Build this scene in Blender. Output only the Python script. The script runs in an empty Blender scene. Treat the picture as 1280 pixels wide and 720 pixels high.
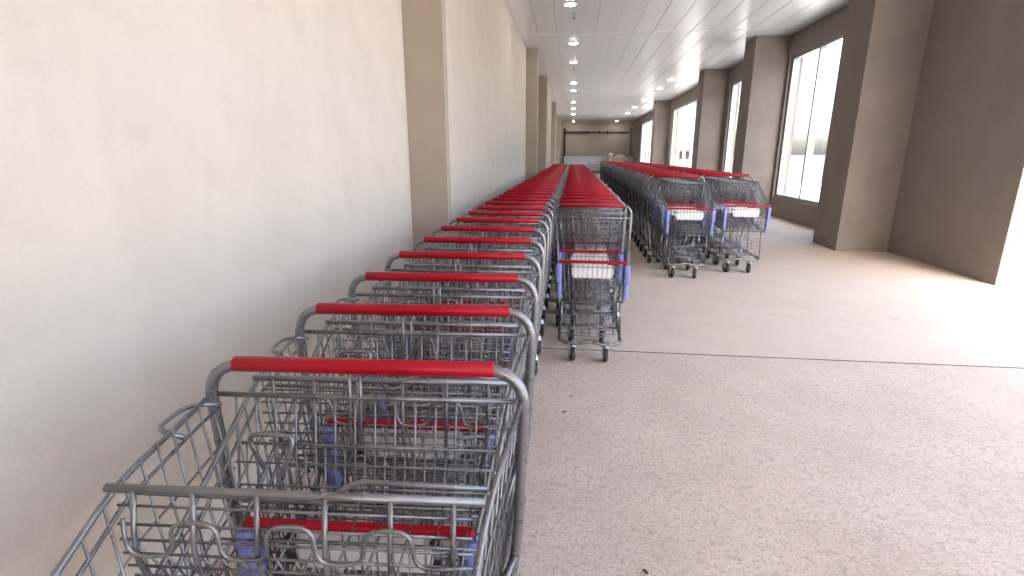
import bpy, math, random
from mathutils import Vector, Matrix, noise
random.seed(7)
R = math.radians
C = bpy.context.scene.collection
sc = bpy.context.scene

# ---------------------------------------------------------------- helpers
class MB:
    """collects tubes, boxes and sheets, then links them as ONE mesh object"""
    def __init__(s): s.v = []; s.f = []; s.m = []; s.sm = []
    def face(s, idx, m=0, smooth=False): s.f.append(idx); s.m.append(m); s.sm.append(smooth)
    def tube(s, pts, r, n=6, closed=False, m=0, caps=True):
        pts = [Vector(p) for p in pts]; N = len(pts)
        rad = r if isinstance(r, (list, tuple)) else [r]*N
        T = []
        for i in range(N):
            if closed: t = pts[(i+1) % N]-pts[i-1]
            else: t = pts[min(i+1, N-1)]-pts[max(i-1, 0)]
            T.append(t.normalized() if t.length > 1e-9 else Vector((0, 0, 1)))
        a = Vector((0, 0, 1)) if abs(T[0].z) < .9 else Vector((1, 0, 0))
        u = T[0].cross(a).normalized(); b = len(s.v)
        for i in range(N):
            if i:
                q = T[i-1].rotation_difference(T[i]); u = q @ u
                u = (u-T[i]*u.dot(T[i])).normalized()
            w = T[i].cross(u)
            for k in range(n):
                an = 2*math.pi*(k+.5)/n
                s.v.append(pts[i]+(u*math.cos(an)+w*math.sin(an))*rad[i])
        off = 0
        if closed:   # align the seam
            best = 1e9
            for o in range(n):
                d = (s.v[b+o]-s.v[b+(N-1)*n]).length
                if d < best: best = d; off = o
        for i in range(N if closed else N-1):
            j = (i+1) % N; o = off if (closed and j == 0) else 0
            for k in range(n):
                k2 = (k+1) % n
                s.face([b+i*n+k, b+i*n+k2, b+j*n+(k2+o) % n, b+j*n+(k+o) % n], m, True)
        if not closed and caps:
            s.face([b+k for k in range(n)][::-1], m); s.face([b+(N-1)*n+k for k in range(n)], m)
    def box(s, x0, x1, y0, y1, z0, z1, m=0, bev=0.0):
        b = len(s.v)
        if bev <= 0:
            for z in (z0, z1):
                for (x, y) in ((x0, y0), (x1, y0), (x1, y1), (x0, y1)): s.v.append(Vector((x, y, z)))
            for q in ((3, 2, 1, 0), (4, 5, 6, 7), (0, 1, 5, 4), (1, 2, 6, 5), (2, 3, 7, 6), (3, 0, 4, 7)):
                s.face([b+i for i in q], m)
        else:
            rings = [(z0, bev), (z0+bev, 0), (z1-bev, 0), (z1, bev)]
            c = bev
            def loop(z, i):
                X0, X1, Y0, Y1 = x0+i*.6, x1-i*.6, y0+i*.6, y1-i*.6
                return [(X0+c, Y0, z), (X1-c, Y0, z), (X1, Y0+c, z), (X1, Y1-c, z), (X1-c, Y1, z), (X0+c, Y1, z), (X0, Y1-c, z), (X0, Y0+c, z)]
            for z, i in rings:
                for p in loop(z, i): s.v.append(Vector(p))
            s.face([b+k for k in range(8)][::-1], m); s.face([b+24+k for k in range(8)], m)
            for r_ in range(3):
                for k in range(8):
                    k2 = (k+1) % 8
                    s.face([b+r_*8+k, b+r_*8+k2, b+r_*8+8+k2, b+r_*8+8+k], m, False)
    def quad(s, a, b_, c, d, m=0):
        b = len(s.v)
        for p in (a, b_, c, d): s.v.append(Vector(p))
        s.face([b, b+1, b+2, b+3], m)
    def lathe(s, prof, n=16, axis='z', at=(0, 0, 0), m=0, smooth=True):
        b = len(s.v); at = Vector(at)
        for (r, h) in prof:
            for k in range(n):
                a = 2*math.pi*k/n; c, d = r*math.cos(a), r*math.sin(a)
                p = (c, d, h) if axis == 'z' else (h, c, d)
                s.v.append(at+Vector(p))
        for i in range(len(prof)-1):
            for k in range(n):
                k2 = (k+1) % n
                s.face([b+i*n+k, b+i*n+k2, b+(i+1)*n+k2, b+(i+1)*n+k], m, smooth)
        s.face([b+k for k in range(n)][::-1], m); s.face([b+(len(prof)-1)*n+k for k in range(n)], m)
    def add(s, o, dm=0):
        b = len(s.v); s.v += [v.copy() for v in o.v]
        for f, m, sm in zip(o.f, o.m, o.sm): s.face([i+b for i in f], m+dm, sm)
    def build(s, name, mats, parent=None, loc=(0, 0, 0)):
        me = bpy.data.meshes.new(name)
        me.from_pydata([tuple(v) for v in s.v], [], s.f)
        for mt in (mats if isinstance(mats, (list, tuple)) else [mats]): me.materials.append(mt)
        me.polygons.foreach_set('material_index', s.m)
        me.polygons.foreach_set('use_smooth', s.sm)
        me.update()
        o = bpy.data.objects.new(name, me); C.objects.link(o); o.location = loc
        if parent: o.parent = parent
        return o

def fillet(pts, rad, seg=5, closed=False):
    pts = [Vector(p) for p in pts]; N = len(pts); out = []
    for i in range(N):
        if not closed and i in (0, N-1): out.append(pts[i]); continue
        p, a, b = pts[i], pts[i-1], pts[(i+1) % N]
        rr = rad[i] if isinstance(rad, (list, tuple)) else rad
        d1, d2 = (a-p), (b-p); l = min(rr, d1.length*.49, d2.length*.49)
        if l < 1e-5: out.append(p); continue
        s0, s1 = p+d1.normalized()*l, p+d2.normalized()*l
        for k in range(seg+1):
            t = k/seg; out.append(s0*(1-t)**2+p*2*t*(1-t)+s1*t*t)
    return out

def tag(o, label, cat, group=None, kind=None):
    if label: o['label'] = label
    if cat: o['category'] = cat
    if group: o['group'] = group
    if kind: o['kind'] = kind
    return o
def thing(name, label, cat, loc=(0, 0, 0), rz=0, group=None):
    o = bpy.data.objects.new(name, None); C.objects.link(o); o.empty_display_size = .1
    o.location = loc; o.rotation_euler = (0, 0, rz)
    return tag(o, label, cat, group)
def copy_tree(o, parent=None):
    c = o.copy(); C.objects.link(c); c.parent = parent
    for ch in kids.get(o.name, ()): copy_tree(ch, c)
    return c
kids = {}

# ---------------------------------------------------------------- materials
def mat(name, col, rough=.5, metal=0., spec=.5, coat=0.):
    m = bpy.data.materials.new(name); m.use_nodes = True
    b = m.node_tree.nodes['Principled BSDF']
    b.inputs['Base Color'].default_value = (*col, 1); b.inputs['Roughness'].default_value = rough
    b.inputs['Metallic'].default_value = metal; b.inputs['Specular IOR Level'].default_value = spec
    b.inputs['Coat Weight'].default_value = coat
    return m
def N(m, t, **kw):
    n = m.node_tree.nodes.new(t)
    for k, v in kw.items():
        if hasattr(n, k): setattr(n, k, v)
        else: n.inputs[k].default_value = v
    return n
def L(m, a, b): m.node_tree.links.new(a, b)
def varied(m, scale, c0, c1, lo=.35, hi=.65, detail=6, coords='Object', rough=None, stretch=None, bump=None, bscale=None):
    """colour varies between two base colours with a noise of the given scale"""
    bs = m.node_tree.nodes['Principled BSDF']
    tc = N(m, 'ShaderNodeTexCoord'); src = tc.outputs[coords]
    if stretch:
        mp = N(m, 'ShaderNodeMapping'); mp.inputs['Scale'].default_value = stretch
        L(m, src, mp.inputs['Vector']); src = mp.outputs['Vector']
    nz = N(m, 'ShaderNodeTexNoise', Scale=scale, Detail=detail, Roughness=.6); L(m, src, nz.inputs['Vector'])
    cr = N(m, 'ShaderNodeValToRGB'); e = cr.color_ramp.elements
    e[0].position = lo; e[0].color = (*c0, 1); e[1].position = hi; e[1].color = (*c1, 1)
    L(m, nz.outputs['Fac'], cr.inputs['Fac']); L(m, cr.outputs['Color'], bs.inputs['Base Color'])
    if rough:
        mr = N(m, 'ShaderNodeMapRange'); mr.inputs['To Min'].default_value = rough[0]; mr.inputs['To Max'].default_value = rough[1]
        L(m, nz.outputs['Fac'], mr.inputs['Value']); L(m, mr.outputs['Result'], bs.inputs['Roughness'])
    if bump:
        n2 = N(m, 'ShaderNodeTexNoise', Scale=bscale, Detail=4); L(m, src, n2.inputs['Vector'])
        bp = N(m, 'ShaderNodeBump', Strength=bump, Distance=.01)
        L(m, n2.outputs['Fac'], bp.inputs['Height']); L(m, bp.outputs['Normal'], bs.inputs['Normal'])
    return cr, nz, src, bs

STEEL = mat('cart_steel', (.2, .2, .21), .36, .55)
varied(STEEL, 9, (.13, .131, .138), (.225, .225, .235), .3, .7, rough=(.19, .36))
WIRE = mat('cart_wire', (.2, .2, .21), .36, .55)
varied(WIRE, 14, (.115, .116, .123), (.225, .225, .235), .3, .7, rough=(.18, .40))
RED = mat('red_plastic', (.42, .006, .02), .33, 0, .25)
varied(RED, 11, (.25, .0008, .009), (.35, .0015, .014), .3, .7, rough=(.26, .46))
BLUE = mat('blue_plastic', (.1, .13, .45), .42)
varied(BLUE, 16, (.15, .17, .43), (.21, .23, .55), .3, .7, rough=(.35, .55))
PLATE = mat('white_plate', (.78, .78, .80), .45)
varied(PLATE, 12, (.80, .80, .82), (.86, .86, .87), .35, .6)
RUBBER = mat('black_rubber', (.018, .018, .019), .6)
varied(RUBBER, 20, (.012, .012, .013), (.03, .028, .027), .4, .7)
ZINC = mat('caster_zinc', (.45, .45, .46), .38, .9)

STUCCO = mat('stucco', (.6, .54, .48), .9, 0, .2)
cr, nz, src, bs = varied(STUCCO, 2.6, (.535, .475, .42), (.585, .525, .47), .3, .7, 12, bump=.28, bscale=90)
# scuffed, slightly worn patches of the plaster
n3 = N(STUCCO, 'ShaderNodeTexNoise', Scale=5.0, Detail=9, Roughness=.7); L(STUCCO, src, n3.inputs['Vector'])
c3 = N(STUCCO, 'ShaderNodeValToRGB'); c3.color_ramp.elements[0].position = .52; c3.color_ramp.elements[0].color = (1, 1, 1, 1)
c3.color_ramp.elements[1].position = .72; c3.color_ramp.elements[1].color = (.925, .915, .905, 1)
mx = N(STUCCO, 'ShaderNodeMix', data_type='RGBA', blend_type='MULTIPLY'); mx.inputs[0].default_value = 1
L(STUCCO, n3.outputs['Fac'], c3.inputs['Fac']); L(STUCCO, cr.outputs['Color'], mx.inputs[6]); L(STUCCO, c3.outputs['Color'], mx.inputs[7])
L(STUCCO, mx.outputs[2], bs.inputs['Base Color'])

TAUPE = mat('taupe_wall', (.25, .21, .18), .85, 0, .2)
varied(TAUPE, 2, (.24, .205, .18), (.29, .25, .22), .3, .7, 8, bump=.3, bscale=60)
TAN = mat('tan_wall', (.36, .31, .25), .85, 0, .2)
varied(TAN, 1.2, (.53, .475, .40), (.58, .52, .445), .3, .7, 8, bump=.25, bscale=50)

def concrete(name, c0, c1, spk, bump):
    m = mat(name, c0, .8, 0, .3)
    cr, nz, src, bs = varied(m, 2.2, c0, c1, .34, .66, 10)
    def speck(scale, lo, hi, col, prev):
        n = N(m, 'ShaderNodeTexNoise', Scale=scale, Detail=5, Roughness=.75); L(m, src, n.inputs['Vector'])
        c = N(m, 'ShaderNodeValToRGB'); c.color_ramp.elements[0].position = lo; c.color_ramp.elements[0].color = (0, 0, 0, 1)
        c.color_ramp.elements[1].position = hi; c.color_ramp.elements[1].color = (1, 1, 1, 1)
        x = N(m, 'ShaderNodeMix', data_type='RGBA'); L(m, n.outputs['Fac'], c.inputs['Fac'])
        L(m, c.outputs['Color'], x.inputs[0]); L(m, prev, x.inputs[6]); x.inputs[7].default_value = (*col, 1)
        return x.outputs[2], n
    o = cr.outputs['Color']
    o, n1 = speck(85, .48, .70, [c*spk for c in c0], o)
    o, n6 = speck(30, .50, .72, [c*(spk+.12) for c in c0], o)
    o, n2 = speck(70, .56, .70, [min(.72, c*1.3) for c in c1], o)
    o, n4 = speck(2.6, .58, .84, [c*.72 for c in c0], o)
    o, n5 = speck(9, .755, .79, [c*.45 for c in c0], o)
    L(m, o, bs.inputs['Base Color'])
    bp = N(m, 'ShaderNodeBump', Strength=bump, Distance=.004); L(m, n1.outputs['Fac'], bp.inputs['Height'])
    L(m, bp.outputs['Normal'], bs.inputs['Normal'])
    return m
AGG = concrete('aggregate_concrete', (.60, .475, .395), (.70, .565, .475), .48, .6)
SMOOTH = concrete('trowelled_concrete', (.60, .49, .40), (.65, .54, .45), .8, .15)
JOINT = mat('joint_dirt', (.06, .052, .047), .95)
ASPH = mat('asphalt', (.06, .06, .062), .9); varied(ASPH, 3, (.045, .045, .047), (.08, .08, .08), .3, .7)
PAVE = mat('pale_paving', (.45, .43, .40), .85); varied(PAVE, 1.5, (.40, .385, .36), (.48, .46, .43), .3, .7)

CEIL = mat('ceiling_metal', (.7, .7, .71), .3, .4)
varied(CEIL, 1.0, (.74, .755, .79), (.80, .815, .845), .3, .7, rough=(.25, .36), stretch=(2.4, .05, 1), detail=2)
FRAME = mat('window_metal', (.42, .43, .45), .4, .6)
DARK = mat('dark_metal', (.035, .032, .03), .5, .3)
PALEBLUE = mat('pale_blue_panel', (.50, .58, .68), .5); varied(PALEBLUE, 2, (.66, .73, .81), (.70, .77, .84), .3, .7)
OFFWHITE = mat('off_white', (.75, .74, .72), .5); varied(OFFWHITE, 3, (.70, .69, .67), (.79, .78, .76), .3, .7)
LEAFD = mat('dry_leaf', (.06, .045, .03), .8); varied(LEAFD, 60, (.035, .028, .02), (.09, .065, .04), .3, .7)
GLASS = bpy.data.materials.new('window_glass'); GLASS.use_nodes = True
nt = GLASS.node_tree; nt.nodes.remove(nt.nodes['Principled BSDF'])
tr = nt.nodes.new('ShaderNodeBsdfTransparent'); tr.inputs[0].default_value = (.93, .95, .95, 1)
gl = nt.nodes.new('ShaderNodeBsdfGlossy'); gl.inputs['Roughness'].default_value = .02
ms = nt.nodes.new('ShaderNodeMixShader'); fr = nt.nodes.new('ShaderNodeFresnel')
fm = nt.nodes.new('ShaderNodeMath'); fm.operation = 'MULTIPLY'; fm.inputs[1].default_value = .35
L(GLASS, fr.outputs[0], fm.inputs[0]); L(GLASS, fm.outputs[0], ms.inputs[0]); L(GLASS, tr.outputs[0], ms.inputs[1]); L(GLASS, gl.outputs[0], ms.inputs[2])
L(GLASS, ms.outputs[0], nt.nodes['Material Output'].inputs[0])
LAMP = bpy.data.materials.new('lamp_glow'); LAMP.use_nodes = True
lb = LAMP.node_tree.nodes['Principled BSDF']; lb.inputs['Base Color'].default_value = (.9, .9, .88, 1)
lb.inputs['Emission Color'].default_value = (1, .97, .93, 1); lb.inputs['Emission Strength'].default_value = 11

# ---------------------------------------------------------------- layout numbers (metres, camera over the origin, rows run along +Y)
CAM_Z = 1.46
XW, XP = -1.28, -.98          # store wall, pilaster faces
XR = 4.85                     # outer wall
ZC = CAM_Z+2.62               # ceiling
YB, Y0 = 46.0, -7.0
JY = 3.74

# ---------------------------------------------------------------- setting
def sheet(name, quads, mats):
    b = MB()
    for q in quads: b.quad(*q[:4], m=q[4])
    o = b.build(name, mats); o['kind'] = 'structure'; return o
def rect(x0, x1, y0, y1, z, m): return ((x0, y0, z), (x1, y0, z), (x1, y1, z), (x0, y1, z), m)
g = .007
sheet('floor', [rect(XW, XR+.25, Y0, JY-g, 0, 0), rect(XW, XR+.25, JY+g, YB, 0, 1),
                rect(XW, XR+.25, JY-g, JY+g, -.012, 2),
                ((XW, JY-g, 0), (XR+.25, JY-g, 0), (XR+.25, JY-g, -.012), (XW, JY-g, -.012), 2),
                ((XW, JY+g, -.012), (XR+.25, JY+g, -.012), (XR+.25, JY+g, 0), (XW, JY+g, 0), 2),
                ((XR+.25, Y0, 0), (XR+.25, Y0, -.2), (XR+.25, YB, -.2), (XR+.25, YB, 0), 1)], [AGG, SMOOTH, JOINT])
sheet('ground', [rect(-300, 900, -400, 900, -.15, 0)], [ASPH])
sheet('pavement', [rect(XR+.26, XR+9, -30, 60, -.13, 0)], [PAVE])
b = MB()
x = XW
s = 0
while x < XR:                                  # linear metal ceiling planks with a shallow reveal between them
    w = min(.42, XR-x); e = .006; s2 = random.uniform(-.004, .004)
    for (xa, za, xb, zb) in ((x+e, ZC+s, x+w-e, ZC-s), (x+w-e, ZC-s, x+w, ZC+.010), (x+w, ZC+.010, x+w+e, ZC+s2)):
        b.quad((xa, Y0, za), (xa, YB, za), (xb, YB, zb), (xb, Y0, zb))
    x += w; s = s2
for y in (1.0, 12.7, 25, 37):
    b.box(XW+.01, XR-.01, y, y+.022, ZC-.008, ZC+.03)
b.box(-6, XR+.5, Y0-.3, YB+.6, ZC+.05, ZC+.45)  # roof slab
ce = b.build('ceiling', CEIL); ce['kind'] = 'structure'

# store wall with pilasters
PIL = mat('shaded_pilaster_stucco', (.5, .42, .34), .9, 0, .2); varied(PIL, 1.6, (.335, .285, .235), (.385, .33, .275), .3, .7, 8, bump=.35, bscale=55)  # wall stucco darkened: shade of the pilaster returns is put into the colour
w = thing('store_wall', 'long pale beige stucco wall with pilasters beside the left row of carts', 'wall', (XW, 0, 0))
b = MB(); b.box(-.4, 0, Y0, YB, -.1, ZC+.04); b.build('wall_face', STUCCO, w)
for (ya, yb) in ((4.02, 4.13), (14.15, 14.45), (19.0, 22.8), (28.3, 28.9), (38.2, 38.9)):
    b = MB(); b.box(.001, XP-XW, ya, yb, -.1, ZC-.002, bev=0); b.build('pilaster', PIL, w)

# back wall, sliding door track and low things in front of it
w = thing('end_wall', 'tan brown wall closing the far end of the covered walkway', 'wall', (0, YB, 0))
b = MB(); b.box(XW-.4, XR+.5, 0, .4, -.1, ZC+.04); b.build('wall_face', TAN, w)
t = thing('sliding_door_track', 'dark horizontal sliding door track high on the tan end wall', 'door track', (0, YB-.08, 0))
b = MB(); b.box(-.75, 4.55, -.05, .02, 3.2, 3.28); b.box(-.75, 1.1, -.09, .03, 3.17, 3.32); b.build('rail', DARK, t)
for xx in (1.15, 2.05, 2.75):
    b = MB(); b.box(xx, xx+.1, -.12, .05, 3.12, 3.36); b.build('bracket', DARK, t)
for xx in (-.85, 4.6):
    b = MB(); b.box(xx, xx+.13, -.08, .05, 0, 3.6); b.build('post', FRAME if xx > 0 else DARK, t)
t = thing('barrier_panel', 'low pale blue panel standing across the far end of the walkway', 'barrier', (0, YB-1.2, 0))
b = MB(); b.box(-.80, 2.75, -.04, .04, .12, 1.27, bev=.012); b.build('panel', PALEBLUE, t)
for xx in (-.6, .95, 2.5):
    b = MB(); b.box(xx, xx+.08, -.25, .25, 0, .12, bev=.01); b.box(xx, xx+.08, -.035, .035, .12, .3); b.build('foot', FRAME, t)
t = thing('service_counter', 'beige low counter with grey top in the far right corner by the windows', 'counter', (0, YB-2.6, 0))
b = MB(); b.box(3.15, 4.75, -.3, .3, 0, 1.16); b.build('body', TAN, t)
b = MB(); b.box(3.1, 4.8, -.34, .34, 1.163, 1.21, bev=.01); b.build('top', OFFWHITE, t)
t = thing('bin_post', 'pinkish post with rounded white cap beside the far counter', 'post', (2.98, YB-2.9, 0))
b = MB(); b.box(-.14, .14, -.14, .14, 0, 1.3, bev=.02); b.build('column', TAN, t)
b = MB(); b.lathe([(.10, 1.303), (.21, 1.32), (.23, 1.38), (.2, 1.46), (.12, 1.52), (.03, 1.54)], 16); b.build('cap', OFFWHITE, t)
t = MB(); t.lathe([(.02, 0), (.3, .02), (.34, .1), (.28, .2), (.14, .27), (.02, .29)], 12)
o = t.build('white_bundle', OFFWHITE, None, (3.75, YB-2.6, 1.212)); o.scale = (1.3, .8, .75)
tag(o, 'rounded white bundle lying on the far counter top', 'bundle')

# outer wall: solid stretch, pillars, glazed bays
w = thing('outer_wall', 'taupe outer wall with tall glazed bays right of the cart rows', 'wall', (XR, 0, 0))
b = MB(); b.box(0, .3, 6.3, 9.2, -.1, ZC+.04); b.box(0, .3, 9.2, YB, -.1, .45); b.box(0, .3, 9.2, YB, 3.62, ZC+.04); b.box(.001, .299, 17.9, 19.04, .451, 3.619); b.box(.001, .299, 13.3, 14.3, .451, 3.619)
b.box(.001, .299, 39.8, YB, .451, 3.619); b.box(0, .3, Y0, 6.3, 3.95, ZC+.04)
b.box(.001, .299, 27.7, 29.6, .451, 3.619)
b.box(0.001, .299, Y0, -4.5, -.1, 3.949)
b.build('wall_face', TAUPE, w)
for (ya, yb, dx) in ((28.3, 29.1, -.75), (18.2, 19.0, -.75), (8.4, 9.2, -.75), (13.4, 14.2, -.75)):
    b = MB(); b.box(dx, -.002, ya, yb, -.1, ZC-.002); b.build('pillar', TAUPE, w)
def window(ya, yb, n, z0=.452, z1=3.618):
    b = MB(); b.box(.06, .2, ya, yb, z0, z0+.07); b.box(.06, .2, ya, yb, z1-.07, z1)
    for i in range(n+1):
        y = ya+(yb-ya)*i/n; y = min(max(y, ya+.035), yb-.035); b.box(.062, .198, y-.035, y+.035, z0+.071, z1-.071)
    f = b.build('window', FRAME, w)
    b = MB(); b.quad((.13, ya, z0+.02), (.13, yb, z0+.02), (.13, yb, z1-.02), (.13, ya, z1-.02)); b.build('pane', GLASS, f)
window(9.21, 13.29, 3); window(14.31, 17.89, 3); window(19.05, 27.69, 6); window(29.61, 39.79, 7)
b = MB(); b.box(XW-.4, 1.6, Y0-.3, Y0, -.1, ZC+.04); b.box(1.6, XR+.5, Y0-.3, Y0, 3.0, ZC+.04)  # unseen wall behind the camera; opening added to throw light on the cart fronts
o = b.build('unseen_rear_wall', TAN); tag(o, 'unseen tan wall behind the viewpoint, wide opening added to light the cart fronts', 'wall')

# ceiling lamps and sprinklers
def downlight(x, y, label):
    t = thing('ceiling_light', label, 'ceiling light', (x, y, ZC-.005), 0, 'recessed ceiling lights')
    b = MB(); b.lathe([(.12, .0), (.12, -.005), (.10, -.007), (.098, -.001)], 20); b.build('ring', OFFWHITE, t)
    b = MB(); b.lathe([(.096, -.0075), (.09, -.010), (.05, -.0115), (.005, -.012)], 20); b.build('lens', LAMP, t)
ordn = ['nearest', 'second', 'third', 'fourth', 'fifth', 'sixth', 'seventh', 'eighth', 'ninth', 'tenth', 'eleventh', 'twelfth']
LY = [10.3, 13.7, 16.4, 21.0, 23.4, 28.5, 32.4, 36.9, 44.8]
for i, y in enumerate(LY):
    downlight(-.08 if i else -.14, y, ordn[i]+' round recessed lamp in the ceiling line above the left carts')
for i, y in enumerate([20.5, 23.1, 28, 31.8, 36.2, 45]):
    downlight(3.45, y, ordn[i]+' round recessed lamp in the ceiling line by the windows')
for i, y in enumerate((10.95, 17.3)):
    t = thing('sprinkler', ('nearer' if i == 0 else 'farther')+' small sprinkler head hanging from the ceiling beside a lamp', 'sprinkler', (-.07, y, ZC-.004), 0, 'ceiling sprinkler heads')
    b = MB(); b.lathe([(.04, 0), (.04, -.008), (.012, -.012), (.012, -.05)], 12); b.build('escutcheon', FRAME, t)
    b = MB(); b.lathe([(.008, -.05), (.008, -.075), (.035, -.08), (.035, -.084)], 12); b.build('deflector', DARK, t)

# ---------------------------------------------------------------- shopping cart (handle at y=0, nose at y=-.85)
LEN = .87
def hw(y): return .318-(.318-.284)*(-y/.29) if y > -.29 else .284-(.284-.232)*((-y-.29)/(LEN-.29))           # half width of the rim
def hb(y): return .275+(.210-.275)*(-y/LEN)           # half width of the floor
def rz(y): return .985 if y > -.27 else .985+(.757-.985)*((-y-.27)/(LEN-.27))
def fz(y): return .60+(.478-.60)*(-y/LEN)
RW, RN = .0023, 5
def cart_parts():
    P = {}
    # frame: one closed tube = handle, uprights, base and front bar
    h = [(0, 0, 1.05), (.325, 0, 1.05), (.312, .0, .66), (.240, .015, .165), (.215, -.815, .165), (.10, -.835, .150), (0, -.825, .182)]
    r_ = [0, .085, .10, .13, .075, .06, .05]
    path = h[:1]+h[1:]+[(-a, b_, c) for (a, b_, c) in h[1:-1]][::-1]
    rr = r_+r_[1:-1][::-1]
    f = MB(); f.tube(fillet(path, rr, 6, True), .0122, 8, True)
    f.tube([(-.25, -.0, .21), (.25, -.0, .21)], .008, 6)
    f.tube([(-.228, -.45, .166), (.228, -.45, .166)], .007, 6)
    for s in (-1, 1):
        f.tube(fillet([(s*.306, .0, .62), (s*.265, -.10, .575), (s*.205, -.70, .488)], .05), .0085, 6)
        f.tube([(s*.213, -.78, .18), (s*.20, -.80, .475)], .007, 6)
    P['frame'] = f
    gp = MB(); n = 14
    gp.tube([(-.264, 0, 1.05), (-.262, 0, 1.05), (.262, 0, 1.05), (.264, 0, 1.05)], [.0135, .0158, .0158, .0135], n)
    P['handle_grip'] = gp
    # basket
    k = MB()
    ys = [-.02-.0437*i for i in range(20)]
    for s in (-1, 1):
        prof = [(s*hw(y), y, rz(y)) for y in (0, -.29, -.55, -LEN)]
        k.tube(fillet(prof, .06), .0052, 6)
        k.tube([(s*(hw(y)-.006), y, rz(y)-.034) for y in (0, -.12, -.29, -.55, -LEN)], .0036, 6)
        for fr_ in (.28, .46, .64, .82):
            k.tube([(s*(hw(y)+(hb(y)-hw(y))*fr_), y, rz(y)+(fz(y)-rz(y))*fr_) for y in (0, -.27, -LEN)], RW, RN)
        for y in ys:
            k.tube([(s*(hw(y)-.004), y, rz(y)+.001), (s*hb(y), y, fz(y))], RW, RN)
        k.tube([(s*hb(0), 0, fz(0)), (s*hb(-LEN), -LEN, fz(-LEN))], .004, 6)
    for i in range(17):
        y = -.03-.0510*i
        k.tube([(-hb(y), y, fz(y)), (hb(y), y, fz(y))], RW, RN)
    for i in range(15):
        u = -1+2*i/14
        k.tube([(u*hb(0), 0, fz(0)+.004), (u*hb(-LEN), -LEN, fz(-LEN)+.004)], RW, RN)
    yf = -LEN
    for i in range(15):
        u = -1+2*i/14
        k.tube([(u*hw(yf), yf-.003, .757), (u*hb(yf), yf+.012, .478)], RW, RN)
    for fr_ in (.13, .43, .60, .72, .84, 1.0):
        ww = hw(yf)+(hb(yf)-hw(yf))*fr_; zz = .757+(.478-.757)*fr_; r0 = .0036 if fr_ in (.43, 1.0) else RW
        k.tube([(-ww, yf+.015*fr_, zz), (ww, yf+.015*fr_, zz)], r0, RN)
    P['basket'] = k
    fb = MB(); fb.box(-.226, .226, yf-.013, yf+.007, .749, .768, bev=.004); P['front_bar'] = fb
    def bumper(s):
        q = MB(); x = s*.227
        q.box(x-.018, x+.018, yf-.020, yf+.028, .61, .746, bev=.008)
        q.box(x-s*.004-.0155, x-s*.004+.0155, yf-.012, yf+.028, .496, .607, bev=.008)
        for z in (.63, .715): q.box(x-.0195, x+.0195, yf-.022, yf+.02, z, z+.010, bev=.003)
        return q
    P['bumper'] = [bumper(-1), bumper(1)]
    pl = MB()
    pts = [(-.14, .652), (-.125, .652), (-.125, .643), (.125, .643), (.125, .652), (.14, .652), (.14, .727), (.125, .727), (.125, .736), (-.125, .736), (-.125, .727), (-.14, .727)]
    b0 = len(pl.v); yy = yf+.016
    for d in (0, .004):
        for (x, z) in pts: pl.v.append(Vector((x, yy+d, z)))
    m = len(pts); pl.face(list(range(m))); pl.face(list(range(m, 2*m))[::-1])
    for i in range(m): pl.face([i, (i+1) % m, m+(i+1) % m, m+i][::-1])
    P['sign_plate'] = pl
    P['clip'] = []
    for x in (-.146, .146):
        for z in (.662, .718):
            cl = MB(); cl.box(x-.010, x+.010, yy-.010, yy+.009, z-.006, z+.006, bev=.0025); P['clip'].append(cl)
    # rear gate hanging from its bar just under the grip
    q = MB()
    q.tube([(-.305, 0, .982), (.305, 0, .982)], .0058, 7)
    for i in range(14):
        x = -.27+i*.0415
        q.tube([(x, 0, .982), (x*.99, -.02, .886), (x*.95, -.085, .62)], .0027, RN)
    for x in (-.03, -.008): q.tube([(x, .001, 1.035), (x, -.002, .982), (x, -.022, .886)], .0034, 6)
    for i in range(13):
        x = -.249+i*.0415
        q.tube([(x, -.021, .884), (x*.95, -.086, .62)], .0018, 4)
    for (y, z) in ((-.0225, .884), (-.031, .845), (-.043, .80), (-.054, .755), (-.065, .71), (-.075, .665), (-.086, .62)):
        q.tube([(-.272, y, z), (.272, y, z)], .0036 if z in (.884, .62) else RW, RN)
    P['rear_gate'] = q
    # child seat panel standing a hand's length in front of the gate
    s_ = MB(); ya = -.312
    s_.tube([(-.280, ya, .986), (.280, ya, .986)], .0068, 8)
    for x0, x1 in ((-.235, -.205), (-.145, -.125), (-.05, -.04), (.05, .04), (.145, .125), (.235, .205)):
        s_.tube(fillet([(x0, ya-.004, .986), (x0, ya-.03, .87), (x1, ya+.05, .72)], .08), .0042, 6)
    for (z, y) in ((.962, -.318), (.935, -.324), (.91, -.326), (.885, -.325), (.86, -.322), (.835, -.315), (.81, -.305), (.785, -.292), (.76, -.275), (.74, -.258), (.72, -.24)):
        s_.tube([(-.262, y, z), (.262, y, z)], RW if z != .72 else .004, RN)
    for i in range(19):
        x = -.252+i*.028
        s_.tube([(x, -.325, .885), (x*.99, -.275, .76)], .0017, 4)
    lp = []
    for i, x in enumerate((-.24, -.17, -.10, -.03, .04, .11, .18)):
        a = (.955, .895) if i % 2 == 0 else (.895, .955)
        lp += [(x-.012, ya-.028, a[0]), (x+.012, ya-.028, a[1])] if False else [(x, ya-.026, a[0]), (x, ya-.030, a[1])]
    lp.append((.255, ya-.029, .90))
    s_.tube(fillet(lp, .028, 4), .0033, 6)
    s_.tube(fillet([(-.270, -.272, .950), (.035, -.272, .946), (.075, -.267, .980), (.278, -.269, .976)], .03), .0048, 6)
    s_.tube([(0, -.272, .947), (.0, ya, .984)], .0042, 6)
    s_.tube(fillet([(-.125, -.17, .93), (-.15, -.17, .995), (-.06, -.17, .995), (-.085, -.19, .93)], .025), .0045, 6)
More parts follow.
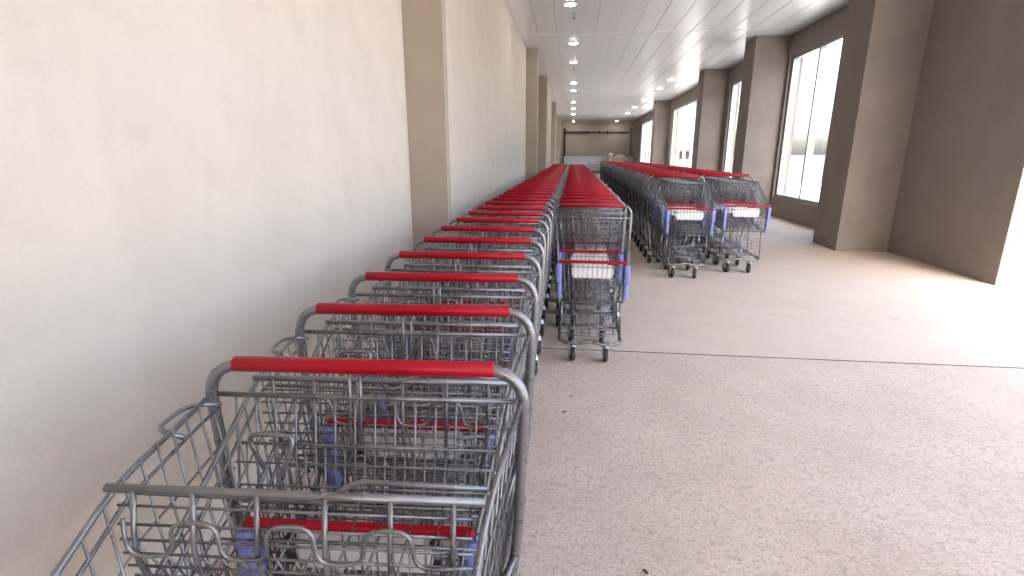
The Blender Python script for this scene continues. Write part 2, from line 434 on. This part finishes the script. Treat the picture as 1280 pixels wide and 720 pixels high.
    s_.tube(fillet([(-.29, -.02, .97), (-.335, -.06, .985), (-.33, -.15, .985), (-.285, -.14, .965)], .03), .0045, 6)
    for i in range(9):
        x = -.22+i*.055
        s_.tube([(x, -.05, .775), (x, -.245, .745)], .0026, RN)
    for y, z in ((-.06, .773), (-.15, .760), (-.235, .746)): s_.tube([(-.25, y, z), (.25, y, z)], .003, RN)
    P['child_seat'] = s_
    # lower rack
    l = MB()
    for i in range(7):
        x = -.168+i*.056
        l.tube(fillet([(x, -.79, .40-.02*(i % 2)), (x, -.80, .205), (x, -.70, .19), (x*1.2, -.06, .235)], .03), RW, RN)
    for z in (.205, .285, .36): l.tube([(-.17, -.80, z), (.17, -.80, z)], .0027, RN)
    for i in range(9):
        y = -.70+i*.078; l.tube([(-.20, y, .19+.045*(y+.7)/.64), (.20, y, .19+.045*(y+.7)/.64)], RW, RN)
    P['lower_rack'] = l
    return P
def caster_mb(turn):
    fk = MB(); wh = MB()
    fk.lathe([(.018, .158), (.020, .150), (.022, .135), (.030, .128), (.030, .118)], 12)
    for s in (-1, 1):
        fk.box(s*.0215-.002, s*.0215+.002, -.006, .034, .05, .122)
    fk.box(-.0235, .0235, -.02, .03, .116, .120)
    fk.tube([(-.028, .022, .058), (.028, .022, .058)], .006, 8)
    wh.lathe([(.03, -.0155), (.052, -.0155), (.057, -.010), (.058, 0), (.057, .010), (.052, .0155), (.03, .0155)], 20, 'x', (0, .022, .0585))
    M = Matrix.Rotation(turn, 3, 'Z')
    for q in (fk, wh): q.v = [M @ v for v in q.v]
    return fk, wh
CAST = [(-.118, -.78, .25), (.118, -.78, -.12), (-.250, -.03, .1), (.250, -.03, -.08)]

def make_cart(P):
    root = thing('shopping_cart', '', 'shopping cart', (0, 0, 0), 0, GROUP)
    ch = []
    def part(nm, mb, m, par=root):
        o = mb.build(nm, m, par); kids.setdefault(par.name, []).append(o); return o
    part('frame', P['frame'], STEEL); part('handle_grip', P['handle_grip'], RED)
    k = part('basket', P['basket'], WIRE)
    part('front_bar', P['front_bar'], RED, k)
    for q in P['bumper']: part('bumper', q, BLUE, k)
    pl = part('sign_plate', P['sign_plate'], PLATE); [part('clip', q, RUBBER, pl) for q in P['clip']]
    part('rear_gate', P['rear_gate'], WIRE); part('child_seat', P['child_seat'], WIRE); part('lower_rack', P['lower_rack'], WIRE)
    for (x, y, a) in CAST:
        fk, wh = caster_mb(a)
        for q in (fk, wh): q.v = [v+Vector((x, y, 0)) for v in q.v]
        c = part('caster', fk, ZINC); part('wheel', wh, RUBBER, c)
    return root
GROUP = 'red handled shopping carts nested in rows'
P = cart_parts()
proto = make_cart(P)
# far copies, too small to show parts: the same cart as one mesh
one = MB()
for nm, mi in (('frame', 0), ('basket', 1), ('rear_gate', 1), ('child_seat', 1), ('lower_rack', 1), ('handle_grip', 2), ('front_bar', 2), ('sign_plate', 4)): one.add(P[nm], mi)
for q in P['bumper']: one.add(q, 3)
for q in P['clip']: one.add(q, 5)
for (x, y, a) in CAST:
    fk, wh = caster_mb(a)
    for q, mi in ((fk, 6), (wh, 5)): q.v = [v+Vector((x, y, 0)) for v in q.v]; one.add(q, mi)
far_proto = one.build('shopping_cart', [STEEL, WIRE, RED, BLUE, PLATE, RUBBER, ZINC])
used = {'near': False, 'far': False}
def place(x, y, label, rot=0., sc_=1., far=False):
    key = 'far' if far else 'near'; src = far_proto if far else proto
    o = src if not used[key] else copy_tree(src); used[key] = True
    o.location = (x, y, 0); o.rotation_euler = (0, 0, rot); o.scale = (sc_,)*3
    tag(o, label, 'shopping cart', GROUP); return o

U = ['', 'first', 'second', 'third', 'fourth', 'fifth', 'sixth', 'seventh', 'eighth', 'ninth', 'tenth', 'eleventh', 'twelfth', 'thirteenth', 'fourteenth', 'fifteenth', 'sixteenth', 'seventeenth', 'eighteenth', 'nineteenth']
TE = {2: 'twent', 3: 'thirt', 4: 'fort', 5: 'fift'}
def ordinal(n):
    if n < 20: return U[n]
    t, u = divmod(n, 10); return TE[t]+'ieth' if u == 0 else TE[t]+'y-'+U[u]
def row(xf, y0, dy, ymax, what, first, sc_=1., jx=.009, ja=.017, far_from=9.0, seed=1):
    rnd = random.Random(seed); i = 1; y = y0
    while y < ymax:
        lab = first if i == 1 else ordinal(i)+' cart from the near end of the '+what
        place(xf(y)+(rnd.uniform(-jx, jx) if i > 1 else 0), y+(rnd.uniform(-.012, .012) if i > 1 else 0), lab, rnd.uniform(-ja, ja)-1.45*(xf(y+.2)-xf(y-.2))/.4, sc_, y > far_from)
        i += 1; y += dy
def xl(y):
    pts = [(.5, -.388), (.9, -.405), (1.3, -.422), (1.7, -.440), (2.1, -.455), (2.5, -.464), (2.9, -.472), (3.6, -.474), (30, -.474)]
    for (a, p), (b_, q) in zip(pts, pts[1:]):
        if y <= b_: return p+(q-p)*max(0, (y-a))/(b_-a)
    return pts[-1][1]
row(xl, .907, .388, 21.2, 'row along the beige wall', 'foremost grey wire cart of the row along the beige wall, largest in view', ja=.010, jx=.006, seed=3)
row(lambda y: .16, 4.28, .388, 21.0, 'middle row', 'front cart of the middle row, white plate between blue bumpers above the floor joint', seed=4)
row(lambda y: 1.36, 7.12, .43, 19.8, 'right row across the aisle', 'front cart of the right row across the aisle, blue bumper and casters showing', 1.12, seed=5)
row(lambda y: 2.10, 7.5, .43, 19.8, 'second right row, beyond the aisle row', 'front cart of the second right row, beside the aisle row', 1.12, seed=6)
place(.78, 20.6, 'single grey cart standing by itself in the aisle past the middle row', 2.9, 1.0, True)

# ---------------------------------------------------------------- dead leaves on the concrete
def leaf(x, y, s, a, label):
    b = MB(); n = 9; ring = []
    for i in range(n):
        t = 2*math.pi*i/n; r = s*(1 if i % 2 else .7)*random.uniform(.8, 1.1)
        ring.append((r*math.cos(t)*1.5, r*math.sin(t)*.8, .003+abs(math.sin(t*1.5+a))*s*.35))
    b.v = [Vector(p) for p in ring]+[Vector((0, 0, .002))]+[Vector((p[0], p[1], p[2]+.0015)) for p in ring]+[Vector((0, 0, .0045))]
    for i in range(n):
        j = (i+1) % n; b.face([i, n, j]); b.face([n+1+i, n+1+j, 2*n+1]); b.face([i, j, n+1+j, n+1+i])
    o = b.build('dead_leaf', LEAFD, None, (x, y, .001)); o.rotation_euler = (0, 0, a); tag(o, label, 'leaf', 'dead leaves on the concrete')
leaf(-.01, 2.72, .012, .4, 'larger curled brown leaf scrap on the concrete below the middle row')
leaf(.03, 2.92, .009, 1.2, 'smaller dark leaf scrap nearer the middle row casters')
leaf(.30, 1.57, .012, 2.2, 'dark leaf scrap on the open concrete at the bottom, nearest the viewer')

# ---------------------------------------------------------------- outside the glazing
SHOPW = mat('shop_wall', (.6, .58, .55), .8); varied(SHOPW, .4, (.55, .53, .50), (.64, .62, .59), .3, .7)
AWN = mat('red_awning', (.45, .03, .04), .6); varied(AWN, 2, (.40, .025, .03), (.5, .04, .05), .3, .7)
DG = mat('dark_glass', (.03, .04, .05), .15)
t = thing('shop', 'pale distant shop with red awning seen through the far windows', 'building', (22, 118, -.14))
b = MB(); b.box(-9, 9, 0, 8, 0, 4.2); b.box(-9.15, 9.15, -.15, 8.15, 4.203, 4.5); b.build('wall', SHOPW, t)
b = MB(); b.quad((-8, -.02, 3.1), (8, -.02, 3.1), (8, -1.6, 2.4), (-8, -1.6, 2.4)); b.quad((-8, -1.6, 2.4), (8, -1.6, 2.4), (8, -1.6, 2.15), (-8, -1.6, 2.15)); b.build('awning', AWN, t)
for i in range(4):
    b = MB(); b.box(-7.4+i*3.8, -4.4+i*3.8, -.06, -.003, .5, 2.3); b.build('window', DG, t)
BARK = mat('bark', (.09, .065, .05), .9); varied(BARK, 8, (.06, .045, .035), (.12, .09, .07), .3, .7)
LEAF = mat('leaves', (.05, .09, .03), .6); varied(LEAF, 1.2, (.035, .07, .022), (.075, .12, .045), .3, .7)
def tree(x, y, h, seed, label):
    rnd = random.Random(seed); t = thing('tree', label, 'tree', (x, y, -.15), 0, 'trees across the car park')
    tk = MB(); tk.tube([(0, 0, 0), (.06, .03, h*.3), (-.05, .05, h*.62)], [.2, .15, .07], 8)
    for i in range(6):
        a = rnd.uniform(0, 6.28); z0 = h*rnd.uniform(.3, .55); r = h*.26
        tk.tube([(0, .03, z0), (r*.6*math.cos(a), r*.6*math.sin(a), z0+h*.15), (r*math.cos(a), r*math.sin(a), z0+h*.22)], [.08, .05, .02], 6)
    tk.build('trunk', BARK, t)
    cr_ = MB(); cl = [(Vector((rnd.gauss(0, .2)*h, rnd.gauss(0, .2)*h, h*rnd.uniform(.45, .95))), h*rnd.uniform(.07, .15)) for _ in range(26)]
    for c, r in cl:
        for _ in range(90):
            d = Vector((rnd.gauss(0, 1), rnd.gauss(0, 1), rnd.gauss(0, 1))).normalized()*r*rnd.random()**.4
            p = c+d; u = Vector((rnd.gauss(0, 1), rnd.gauss(0, 1), rnd.gauss(0, 1))).normalized(); v = u.orthogonal().normalized(); s = rnd.uniform(.08, .16)
            cr_.quad(p-u*s, p+v*s*.5, p+u*s, p-v*s*.5)
    cr_.build('crown', LEAF, t)
tree(17, 104, 6.2, 1, 'leafy tree in front of the distant shop, seen through the far windows')
tree(27, 96, 5.4, 2, 'shorter leafy tree at the right end of the distant shop')
tree(44, 88, 7.0, 3, 'tallest leafy tree across the car park, seen through the nearer windows')

# ---------------------------------------------------------------- camera, light, output
cam = bpy.data.cameras.new('camera'); co = bpy.data.objects.new('camera', cam); C.objects.link(co)
cam.sensor_width = 36; cam.lens = 18.0; cam.clip_end = 3000; cam.clip_start = .02
co.location = (0, 0, CAM_Z); co.rotation_euler = (R(90-14.67), 0, R(6.63)); sc.camera = co
wd = bpy.data.worlds.new('World'); sc.world = wd; wd.use_nodes = True
nt = wd.node_tree; bg = nt.nodes['Background']; sk = nt.nodes.new('ShaderNodeTexSky'); sk.sky_type = 'NISHITA'; sk.sun_disc = False
EL, AZ = 50, 188
sk.sun_elevation = R(EL); sk.sun_rotation = R(AZ); sk.air_density = 1.0; sk.dust_density = 5; sk.ozone_density = .4
nt.links.new(sk.outputs[0], bg.inputs[0]); bg.inputs[1].default_value = .15
su = bpy.data.lights.new('sun', 'SUN'); su.energy = 3.0; su.angle = R(.5); su.color = (1, .95, .88)
so = bpy.data.objects.new('sun', su); C.objects.link(so)
d = Vector((math.sin(R(AZ))*math.cos(R(EL)), math.cos(R(AZ))*math.cos(R(EL)), math.sin(R(EL))))
so.rotation_euler = (-d).to_track_quat('-Z', 'Y').to_euler(); so.location = d*40
vs = sc.view_settings; vs.view_transform = 'Standard'; vs.look = 'None'; vs.gamma = 1; vs.exposure = 3.78; vs.use_curve_mapping = False
cy = sc.cycles; cy.max_bounces = 10; cy.diffuse_bounces = 6; cy.glossy_bounces = 4; cy.transparent_max_bounces = 12; cy.use_denoising = True
cy.caustics_reflective = False; cy.caustics_refractive = False; cy.sample_clamp_indirect = 6
